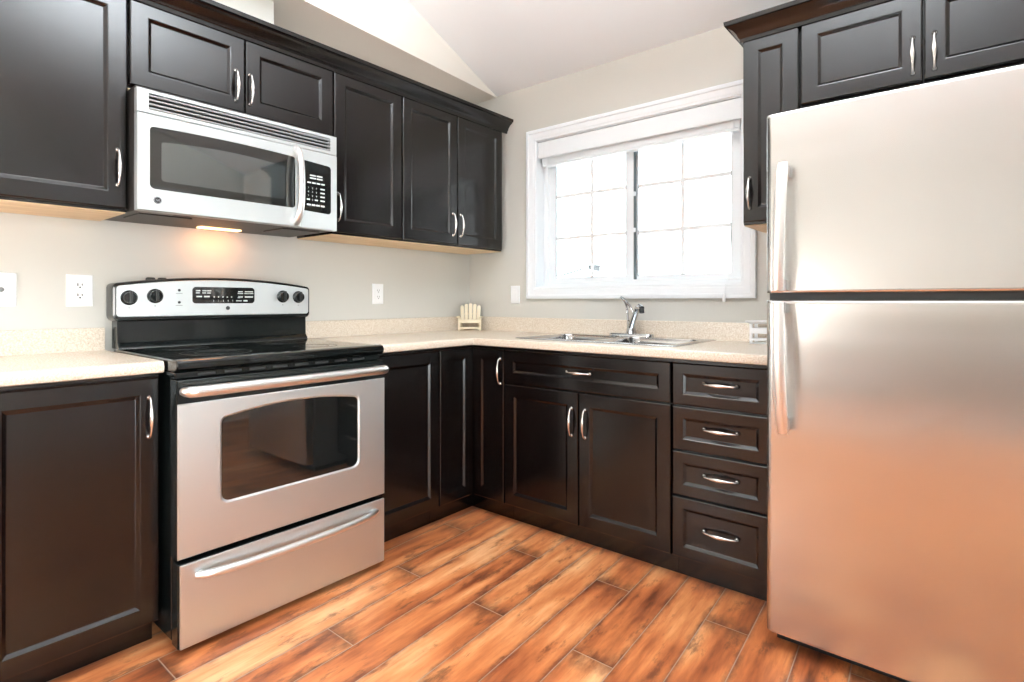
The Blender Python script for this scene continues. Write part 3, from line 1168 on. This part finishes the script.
# storage drawer
b = MB(FS)
b.box(OD0 + 0.004, OD1 - 0.004, 0.6640, 0.7150, 0.024, 0.288, 0.004)
sd = b.build('storage_drawer', M['enamel'], rg)
b = MB(FS)
b.box(OD0 + 0.008, OD1 - 0.001, 0.7153, 0.7240, 0.025, 0.286, 0.003)
b.build('steel_skin', M['steel'], sd)
b = MB(FS)
path, rad = [], []
for i in range(25):
    q = -1 + 2 * i / 24
    path.append((RC + q * 0.345, 0.7350 + 0.026 * (1 - q ** 4) ** 0.5 - 0.002, 0.247 - 0.010 * (1 - q * q)))
    rad.append(0.0135 if abs(q) < 0.93 else 0.0135 - 0.004 * (abs(q) - 0.93) / 0.07)
b.tube(path, rad, 16)
for q in (-0.95, 0.95):
    b.tube([(RC + q * 0.345, 0.7242, 0.246), (RC + q * 0.345, 0.7490, 0.246)], 0.010, 10)
b.build('drawer_handle', M['satin'], sd)
# backguard: black housing, arched stainless control face
b = MB(FS)
lp = []
pr = [(0.035, 0.9246), (0.118, 0.9246), (0.112, 0.936), (0.100, 0.948), (0.098, 1.040), (0.035, 1.040)]
b.skin([b.loop([(RG0 + 0.012, d, z) for d, z in pr]), b.loop([(RG1 + 0.004, d, z) for d, z in pr])])
bgd = b.build('backguard', M['enamel'], rg)
hp = arch_poly(RG0 - 0.006, RG1 + 0.014, 1.030, 1.178, 0.030, 0.022)
b = MB(FS)
b.prism(hp, 0.036, 0.122, 0.006)
b.build('control_housing', M['enamel'], bgd)
cp = arch_poly(RG0 + 0.004, RG1 + 0.004, 1.046, 1.168, 0.029, 0.014)
b = MB(FS)
b.prism(cp, 0.1215, 0.1265, 0.003)
b.build('control_panel', M['steel'], bgd)
b = MB(FS)
b.prism(rrect(-1.783, -1.524, 1.098, 1.167, 0.014), 0.126, 0.1285, 0.001)
b.build('clock_display', M['bglass'], bgd)
b = MB(FS)
dd = 0.1287
for a in (-1.770, -1.745, -1.726):
    b.box(a, a + 0.017, dd, dd + 0.0002, 1.149, 1.154)
    b.box(a, a + 0.015, dd, dd + 0.0002, 1.140, 1.144)
for a in (-1.768, -1.738):
    b.box(a, a + 0.022, dd, dd + 0.0002, 1.124, 1.130)
for a in (-1.597, -1.568, -1.552):
    b.box(a, a + 0.020, dd, dd + 0.0002, 1.147, 1.151)
    b.box(a - 0.002, a + 0.022, dd, dd + 0.0002, 1.139, 1.143)
    b.box(a, a + 0.020, dd, dd + 0.0002, 1.123, 1.129)
for a in (-1.700, -1.682, -1.664, -1.646, -1.628):
    b.box(a, a + 0.005, dd, dd + 0.0002, 1.123, 1.128)
for i, a in enumerate((-1.700, -1.680, -1.660, -1.640, -1.620)):
    put_text(b, str(i + 1), 0.010, a, dd + 0.0002, 1.109)
b.box(-1.606, -1.582, dd, dd + 0.0002, 1.107, 1.111)
b.box(-1.574, -1.556, dd, dd + 0.0002, 1.106, 1.112)
b.prism([(-1.600, 1.121), (-1.588, 1.121), (-1.594, 1.131)], dd, dd + 0.0002)
b.build('display_legend', M['legend'], bgd, smooth=0)
roundel(FS, -1.640, 0.1265, 1.078, 0.0085, bgd)
for a, z in ((-2.007, 1.121), (-1.919, 1.128), (-1.391, 1.129), (-1.313, 1.127)):
    b = MB(FS)
    b.lathe((a, 0.1263, z), 'd', [(0.0285, 0), (0.0285, 0.003), (0.0265, 0.0045), (0.0235, 0.006), (0.0215, 0.020), (0.0195, 0.023), (0.010, 0.024)], 28)
    kn = b.build('knob', M['enamel'], bgd)
    b = MB(FS)
    b.box(a - 0.0045, a + 0.0045, 0.146, 0.1585, z - 0.021, z + 0.025, 0.002)
    b.build('knob_grip', M['bplastic'], kn)
    b = MB(FS)
    b.box(a - 0.0020, a + 0.0020, 0.1266, 0.1269, z - 0.041, z - 0.037)
    b.build('knob_marking', M['gplastic'], kn)
for z in (1.152, 1.103):
    b = MB(FS)
    b.lathe((-1.832, 0.1265, z), 'd', [(0.0055, 0), (0.0055, 0.0015), (0.004, 0.002)], 14)
    ind = b.build('indicator_light', M['bplastic'], bgd)
    b = MB(FS)
    b.box(-1.845, -1.820, 0.1266, 0.1269, z - 0.014, z - 0.012)
    b.build('indicator_label', M['gplastic'], ind)
for a in (-1.922, -1.880):
    b = MB(FS)
    b.lathe((a, 0.085, 1.183), 'z', [(0.017, 0), (0.017, 0.014), (0.014, 0.019), (0.006, 0.020)], 16)
    b.build('vent_cap', M['bplastic'], bgd)

# ------------------------------------------------------------------ over-the-range microwave
MW0, MW1, MZ0, MZ1 = -2.0655, -1.2880, 1.4215, 1.8440
mw = thing('microwave', (0.2, -1.68, MZ0), 'stainless steel over-the-range microwave hung below the short wall cabinet', 'microwave')
b = MB(FS)
b.box(MW0 + 0.003, MW1 - 0.003, 0.004, 0.385, MZ0 + 0.002, MZ1 + 0.012, 0.003)
b.build('body', M['mwunder'], mw)
MF = 0.412
# upper vent band with louvres
b = MB(FS)
lv = rrect(-2.030, -1.320, 1.774, 1.831, 0.003, 3)
b = plate_with_hole(FS, MW0, MW1, 1.760, MZ1, lv, 0.3855, MF, 0.001)
vt = b.build('vent_band', M['steel'], mw, smooth=0)
b = MB(FS)
b.prism(lv, 0.3856, 0.392)
b.build('vent_recess', M['bplastic'], vt)
for i in range(4):
    z = 1.781 + i * 0.0145
    b = MB(FS)
    pr = [(0.3925, z - 0.001), (0.410, z - 0.004), (0.4115, z - 0.002), (0.4115, z + 0.001), (0.394, z + 0.004)]
    b.skin([b.loop([(-2.029, d, q) for d, q in pr]), b.loop([(-1.321, d, q) for d, q in pr])])
    b.build('louvre', M['louvre'], vt)
# door with window
KX = -1.462
win_p = arch_poly(-2.028, -1.488, 1.499, 1.716, 0.006, 0.016)
b = plate_with_hole(FS, MW0, KX - 0.0005, MZ0, 1.7575, win_p, 0.3855, MF + 0.004, 0.002)
md = b.build('microwave_door', M['steel'], mw, smooth=0)
b = MB(FS)
b.prism(win_p, 0.386, MF + 0.0025)
dw = b.build('door_glass', M['bglass'], md)
b = MB(FS)
b.prism(arch_poly(-1.992, -1.535, 1.530, 1.668, 0.012, 0.012), MF + 0.0022, MF + 0.0031)
b.build('screened_window', M['mesh_glass'], md)
roundel(FS, -2.004, MF + 0.0038, 1.461, 0.0125, md)
b = MB(FS)
path, rad = [], []
for i in range(21):
    q = -1 + 2 * i / 20
    path.append((-1.487, MF + 0.0035 + 0.046 * (1 - abs(q) ** 3.0) ** 0.6, 1.594 + q * 0.158))
    rad.append(0.0145)
b.tube(path, rad, 16)
b.build('door_handle', M['satin'], md)
# control side
kp = [(KX + 0.004, 1.497), (-1.334, 1.492)] + [(-1.334 + 0.014 * math.sin(math.radians(t)), 1.506 - 0.014 * math.cos(math.radians(t))) for t in (30, 60, 90)] \
    + [(-1.320 - 0.014 + 0.014 * math.cos(math.radians(t)), 1.690 + 0.014 * math.sin(math.radians(t))) for t in (0, 30, 60, 90)] + [(KX + 0.004, 1.712)]
b = MB(FS)
b.box(KX + 0.0005, MW1, 0.3855, MF + 0.002, MZ0, 1.7575, 0.003)
cs = b.build('control_side', M['steel'], mw)
b = MB(FS)
b.prism(kp, MF + 0.0019, MF + 0.0032)
b.build('keypad', M['bglass'], cs)
b = MB(FS)
dd = MF + 0.0033
kc = -1.392
for r in range(2):
    for q in range(2):
        b.box(kc - 0.030 + q * 0.032, kc - 0.002 + q * 0.032, dd, dd + 0.0002, 1.648 - r * 0.012, 1.654 - r * 0.012)
for q in range(4):
    b.box(kc - 0.042 + q * 0.022, kc - 0.025 + q * 0.022, dd, dd + 0.0002, 1.616, 1.622)
for r in range(3):
    for q in range(3):
        put_text(b, str(r * 3 + q + 1), 0.011, kc - 0.037 + q * 0.019, dd + 0.0002, 1.596 - r * 0.017)
put_text(b, '0', 0.011, kc - 0.018, dd + 0.0002, 1.545)
b.box(kc - 0.045, kc - 0.030, dd, dd + 0.0002, 1.543, 1.549)
b.box(kc - 0.007, kc + 0.008, dd, dd + 0.0002, 1.543, 1.549)
for r in range(4):
    b.box(kc + 0.020, kc + 0.041, dd, dd + 0.0002, 1.594 - r * 0.017, 1.600 - r * 0.017)
for q in range(4):
    b.box(kc - 0.044 + q * 0.022, kc - 0.026 + q * 0.022, dd, dd + 0.0002, 1.520, 1.527)
b.build('keypad_legend', M['legend'], cs, smooth=0)
# underside: filters and warm cooktop lamp
for a in (-2.035, -1.50):
    b = MB(FS)
    b.box(a, a + 0.175, 0.16, 0.33, MZ0 - 0.003, MZ0 + 0.0035, 0.001)
    b.build('grease_filter', M['mwunder'], mw)
b = MB(FS)
b.box(-1.745, -1.575, 0.070, 0.112, MZ0 - 0.004, MZ0 + 0.003, 0.001)
b.build('lamp_lens', M['lens'], mw)
b = MB(FS)
b.box(-2.045, -1.935, 0.345, 0.378, MZ0 + 0.0005, MZ0 + 0.0025)
b.build('rating_label', M['gplastic'], mw)
lamp = area('microwave_lamp_light', (0.105, -1.655, MZ0 - 0.010), (0.02, -1.655, 1.20), 0.14, 0.03, 0.34, (1.0, 0.33, 0.10))

# ------------------------------------------------------------------ refrigerator
FR0, FR1, FY = 2.104, 2.868, 0.832
fg = thing('refrigerator', (2.49, -0.45, 0), 'tall stainless steel top-freezer refrigerator at the right', 'refrigerator')
b = MB(FW)
b.box(FR0 + 0.004, FR1 - 0.004, 0.035, 0.755, 0.03, 1.690, 0.006)
b.build('body', M['fside'], fg)
b = MB(FW)
b.box(FR0 + 0.015, FR1 - 0.015, 0.07, 0.745, 0.0, 0.031)
b.build('kick_grille', M['bplastic'], fg)


def fridge_door(name, z0, z1):
    """door with a softly rounded front and rounded vertical edges"""
    b = MB(FW)
    n = 10
    sec = [(FR0, 0.762)]
    r = 0.022
    for i in range(n + 1):
        t = math.radians(180 - 90 * i / n)
        sec.append((FR0 + r + r * math.cos(t), FY - 0.004 - r + r * math.sin(t)))
    for i in range(1, 12):
        q = -1 + 2 * i / 12
        sec.append(((FR0 + FR1) / 2 + q * ((FR1 - FR0) / 2 - r), FY - 0.004 * q * q))
    for i in range(n + 1):
        t = math.radians(90 - 90 * i / n)
        sec.append((FR1 - r + r * math.cos(t), FY - 0.004 - r + r * math.sin(t)))
    sec.append((FR1, 0.762))
    L = []
    for z, ins in ((z0, 0.004), (z0 + 0.0015, 0.0015), (z0 + 0.005, 0), (z0 + 0.010, 0), (z1 - 0.013, 0), (z1 - 0.008, 0), (z1 - 0.003, 0.002), (z1, 0.007)):
        L.append(b.loop([(a, d - ins if d > 0.77 else d, z) for a, d in sec]))
    b.skin(L)
    o = b.build(name, M['fsteel'], fg, smooth=30)
    b = MB(FW)
    b.box(FR0 + 0.012, FR1 - 0.012, 0.752, 0.7618, z0 + 0.012, z1 - 0.012)
    b.build('door_gasket', M['gap'], o)
    return o


fz1 = fridge_door('freezer_door', 1.134, 1.704)
fz0 = fridge_door('fridge_door', 0.056, 1.112)
b = MB(FW)
b.box(FR0 + 0.008, FR1 - 0.008, 0.750, 0.806, 1.1125, 1.1335)
b.build('centre_rail', M['gap'], fg)


def fridge_handle(parent, z_near, z_far):
    """flat bowed bar: thin end at the door split, curling back into the door at the far end"""
    b = MB(FW)
    L = []
    n = 18
    for i in range(n + 1):
        q = i / n
        z = z_near + (z_far - z_near) * q
        out = FY + 0.012 + 0.050 * math.sin(PI * (0.22 + q * 0.62)) ** 0.7
        hw = 0.0165 if q < 0.96 else 0.0165 - 0.004 * (q - 0.96) / 0.04
        xc = FR0 + 0.050 + 0.012 * q
        t = 0.010
        L.append(b.loop([(xc - hw, out - t, z), (xc - hw * 1.02, out - 0.003, z), (xc - hw * 0.7, out, z), (xc, out + 0.002, z), (xc + hw * 0.7, out, z), (xc + hw * 1.02, out - 0.003, z), (xc + hw, out - t, z)]))
    b.skin(L)
    for q in (0.04, 0.94):
        z = z_near + (z_far - z_near) * q
        xc = FR0 + 0.050 + 0.012 * q
        sgn = 0.018
        b.box(xc - 0.011, xc + 0.011, FY - 0.010, FY + 0.036, z - sgn, z + sgn, 0.004)
    b.build('handle', M['satin'], parent)


fridge_handle(fz1, 1.142, 1.535)
fridge_handle(fz0, 1.104, 0.700)
for z in (1.7045,):
    b = MB(FW)
    b.box(FR1 - 0.11, FR1 - 0.03, 0.70, 0.80, 1.6905, 1.712, 0.004)
    b.build('hinge_cover', M['gplastic'], fg)

# ------------------------------------------------------------------ outlets and switches


def wall_plate(name, fr, a0, a1, z0, z1, kind, label, cat):
    t = thing(name, tuple(fr((a0 + a1) / 2, 0, (z0 + z1) / 2)), label, cat, 'wall plates')
    b = MB(fr)
    b.rects(a0, a1, z0, z1, [(0, 0.0005), (0, 0.003), (0.003, 0.006), (0.006, 0.0065)])
    b.build('plate', M['wplastic'], t)
    ca, cz = (a0 + a1) / 2, (z0 + z1) / 2
    if kind == 'duplex':
        for s_ in (-1, 1):
            zc_ = cz + s_ * 0.0195
            b = MB(fr)
            b.prism(rrect(ca - 0.016, ca + 0.016, zc_ - 0.0145, zc_ + 0.0145, 0.010), 0.0064, 0.0085, 0.001)
            r = b.build('receptacle', M['wplastic'], t)
            b = MB(fr)
            b.box(ca - 0.0085, ca - 0.0050, 0.0083, 0.0087, zc_ - 0.002, zc_ + 0.008)
            b.box(ca + 0.0050, ca + 0.0080, 0.0083, 0.0087, zc_ - 0.001, zc_ + 0.007)
            b.lathe((ca, 0.0083, zc_ - 0.0075), 'd', [(0.0032, 0), (0.0032, 0.0004)], 10)
            b.build('socket_slots', M['slot'], r)
    elif kind == 'decora':
        b = MB(fr)
        b.prism(rrect(ca - 0.0165, ca + 0.0165, cz - 0.0335, cz + 0.0335, 0.002), 0.0064, 0.0085, 0.001)
        r = b.build('receptacle', M['wplastic'], t)
        b = MB(fr)
        for s_ in (-1, 1):
            zc_ = cz + s_ * 0.018
            b.box(ca - 0.0085, ca - 0.0060, 0.0083, 0.0087, zc_ - 0.002, zc_ + 0.007)
            b.box(ca + 0.0050, ca + 0.0075, 0.0083, 0.0087, zc_ - 0.002, zc_ + 0.007)
            b.lathe((ca, 0.0083, zc_ - 0.0075), 'd', [(0.0030, 0), (0.0030, 0.0004)], 10)
        b.build('socket_slots', M['gplastic'], r)
    elif kind == 'jack':
        b = MB(fr)
        b.lathe((ca, 0.0064, cz), 'd', [(0.0085, 0), (0.0085, 0.002), (0.0055, 0.004), (0.0055, 0.012), (0.002, 0.013)], 12)
        b.build('cable_jack', M['gplastic'], t)
        for s_ in (-1, 1):
            b = MB(fr)
            b.lathe((ca, 0.0064, cz + s_ * 0.042), 'd', [(0.003, 0), (0.003, 0.001), (0.002, 0.0015)], 10)
            b.build('screw', M['wplastic'], t)
    else:
        b = MB(fr)
        b.prism(rrect(ca - 0.0165, ca + 0.0165, cz - 0.0335, cz + 0.0335, 0.002), 0.0064, 0.0080, 0.001)
        r = b.build('rocker', M['wplastic'], t)
        b = MB(fr)
        b.box(ca - 0.010, ca + 0.010, 0.0078, 0.0088, cz + 0.006, cz + 0.024)
        b.box(ca - 0.010, ca + 0.010, 0.0078, 0.0084, cz - 0.022, cz - 0.004)
        b.build('switch_button', M['wplastic'], r)
    return t


wall_plate('wall_jack', FS, -2.396, -2.313, 1.089, 1.208, 'jack', 'white wall plate with one round jack at the far left over the short worktop', 'wall plate')
wall_plate('wall_outlet', FS, -2.173, -2.091, 1.088, 1.208, 'duplex', 'white duplex outlet beside the range control panel on its left', 'outlet')
wall_plate('wall_outlet', FS, -0.793, -0.718, 1.090, 1.206, 'decora', 'white outlet on the wall right of the range', 'outlet')
wall_plate('wall_switch', FW, 0.364, 0.436, 1.090, 1.203, 'rocker', 'white switch plate between the corner and the window frame', 'switch')

# ------------------------------------------------------------------ little garden-chair ornament in the corner
ch = thing('miniature_chair', (0.125, -0.125, CT), 'small cream wooden slat-back garden chair ornament in the worktop corner', 'ornament')
ch.rotation_euler = (0, 0, math.radians(40))


class ChairMB(MB):
    pass


def part_local(name, fn, m, parent):
    b = MB()
    off = ch.location
    fn(b)
    b.v = [v + Vector(off) for v in b.v]
    return b.build(name, m, parent)


# local frame: x = width, -y = front, z = up
cm = M['cream']
for i, (x, top) in enumerate(((-0.051, 0.160), (-0.026, 0.170), (0.0, 0.174), (0.026, 0.170), (0.051, 0.160))):
    def fn(b, x=x, top=top):
        w_ = 0.0112
        y0, y1 = 0.010, 0.052
        pts = [(0.040, 0)]
        fr = []
        for z, ww in ((0.048, w_ * 0.9), (0.10, w_), (top - 0.008, w_), (top - 0.002, w_ * 0.75), (top, w_ * 0.3)):
            yy = y0 + (y1 - y0) * (z - 0.048) / 0.125
            fr.append(b.loop([(x * (0.92 + z) - ww, yy, z), (x * (0.92 + z) + ww, yy, z), (x * (0.92 + z) + ww, yy + 0.005, z), (x * (0.92 + z) - ww, yy + 0.005, z)]))
        b.skin(fr)
    part_local('back_slat', fn, cm, ch)
for s_ in (-1, 1):
    part_local('leg', lambda b: b.box(s_ * 0.066 - 0.005, s_ * 0.066 + 0.005, -0.058, -0.046, 0, 0.084, 0.001), cm, ch)
    def rear(b):
        lo = b.loop([(s_ * 0.052 - 0.004, 0.050, 0), (s_ * 0.052 + 0.004, 0.050, 0), (s_ * 0.052 + 0.004, 0.062, 0), (s_ * 0.052 - 0.004, 0.062, 0)])
        hi = b.loop([(s_ * 0.052 - 0.004, -0.052, 0.052), (s_ * 0.052 + 0.004, -0.052, 0.052), (s_ * 0.052 + 0.004, -0.052, 0.066), (s_ * 0.052 - 0.004, -0.052, 0.066)])
        b.skin([lo, hi])
    part_local('rear_leg', rear, cm, ch)
    part_local('armrest', lambda b: b.box(s_ * 0.072 - 0.012, s_ * 0.072 + 0.012, -0.068, 0.036, 0.084, 0.090, 0.001), cm, ch)
    part_local('arm_support', lambda b: b.box(s_ * 0.066 - 0.004, s_ * 0.066 + 0.004, 0.026, 0.034, 0.0, 0.084, 0.001), cm, ch)
for i in range(5):
    y = -0.056 + i * 0.0165
    part_local('seat_slat', lambda b: b.box(-0.0605, 0.0605, y, y + 0.013, 0.0665 - i * 0.0045, 0.0705 - i * 0.0045, 0.001), cm, ch)
part_local('front_apron', lambda b: b.box(-0.061, 0.061, -0.060, -0.0565, 0.050, 0.070, 0.001), cm, ch)
part_local('stretcher', lambda b: b.box(-0.061, 0.061, -0.056, -0.050, 0.012, 0.024, 0.001), cm, ch)
part_local('back_rail', lambda b: b.box(-0.060, 0.060, 0.0365, 0.0400, 0.100, 0.110, 0.001), cm, ch)

# ------------------------------------------------------------------ white caddy beside the refrigerator
cd = thing('counter_caddy', (1.92, -0.10, CT), 'small white open-rail caddy standing on the worktop beside the refrigerator', 'caddy')
x0, x1, y0, y1 = 1.853, 1.985, -0.135, -0.050
b = MB()
b.box(x0, x1, y0, y1, CT + 0.001, CT + 0.006, 0.001)
b.build('base', M['wplastic'], cd)
for x in (x0 + 0.005, x1 - 0.005):
    for y in (y0 + 0.005, y1 - 0.005):
        b = MB()
        b.box(x - 0.006, x + 0.006, y - 0.006, y + 0.006, CT + 0.0005, CT + 0.090, 0.002)
        b.build('post', M['wplastic'], cd)
for z0, z1 in ((0.014, 0.024), (0.046, 0.070)):
    b = MB()
    b.box(x0 + 0.003, x1 - 0.003, y0, y0 + 0.004, CT + z0, CT + z1, 0.001)
    b.box(x0 + 0.003, x1 - 0.003, y1 - 0.004, y1, CT + z0, CT + z1, 0.001)
    b.box(x0, x0 + 0.004, y0 + 0.003, y1 - 0.003, CT + z0, CT + z1, 0.001)
    b.box(x1 - 0.004, x1, y0 + 0.003, y1 - 0.003, CT + z0, CT + z1, 0.001)
    b.build('rail', M['wplastic'], cd)
b = MB()
o1 = b.loop([(x0 - 0.016, y0 - 0.012, CT + 0.098), (x1 + 0.016, y0 - 0.012, CT + 0.098), (x1 + 0.016, y1 + 0.012, CT + 0.098), (x0 - 0.016, y1 + 0.012, CT + 0.098)])
o2 = b.loop([(x0 - 0.016, y0 - 0.012, CT + 0.102), (x1 + 0.016, y0 - 0.012, CT + 0.102), (x1 + 0.016, y1 + 0.012, CT + 0.102), (x0 - 0.016, y1 + 0.012, CT + 0.102)])
i2 = b.loop([(x0 + 0.002, y0 + 0.002, CT + 0.092), (x1 - 0.002, y0 + 0.002, CT + 0.092), (x1 - 0.002, y1 - 0.002, CT + 0.092), (x0 + 0.002, y1 - 0.002, CT + 0.092)])
i1 = b.loop([(x0 + 0.002, y0 + 0.002, CT + 0.088), (x1 - 0.002, y0 + 0.002, CT + 0.088), (x1 - 0.002, y1 - 0.002, CT + 0.088), (x0 + 0.002, y1 - 0.002, CT + 0.088)])
b.skin([o1, o2, i2, i1, o1], cap=False)
b.build('rim', M['wplastic'], cd)

# ------------------------------------------------------------------ outdoors seen faintly through the glass
b = MB()
b.box(-40, 40, 0.5, 60, -1.3, -1.2)
struct(b.build('snowy_ground', M['snow'], smooth=0))
hs = thing('house', (-13.6, 26.0, -1.2), 'pale neighbouring house with a snowy gable roof and grey chimney seen faintly through the window', 'house')
b = MB()
b.box(-17.2, -10.0, 23.2, 29, -1.2, 2.05)
b.build('wall', M['siding'], hs)
b = MB()
A = b.loop([(-17.8, 23.0, 1.88), (-13.6, 23.0, 2.84), (-9.4, 23.0, 1.88)])
B = b.loop([(-17.8, 29.2, 1.88), (-13.6, 29.2, 2.84), (-9.4, 29.2, 1.88)])
b.skin([A, B])
b.build('roof', M['snow'], hs)
b = MB()
A = b.loop([(-17.8, 22.9, 1.90), (-13.6, 22.9, 2.86), (-13.6, 22.9, 2.79), (-17.8, 22.9, 1.83)])
B = b.loop([(-17.8, 22.99, 1.90), (-13.6, 22.99, 2.86), (-13.6, 22.99, 2.79), (-17.8, 22.99, 1.83)])
b.skin([A, B])
b.build('fascia', M['roofing'], hs)
b = MB()
b.box(-13.50, -13.05, 23.4, 23.9, 2.50, 2.98)
b.box(-13.55, -13.00, 23.35, 23.95, 2.98, 3.05)
b.build('chimney', M['roofing'], hs)
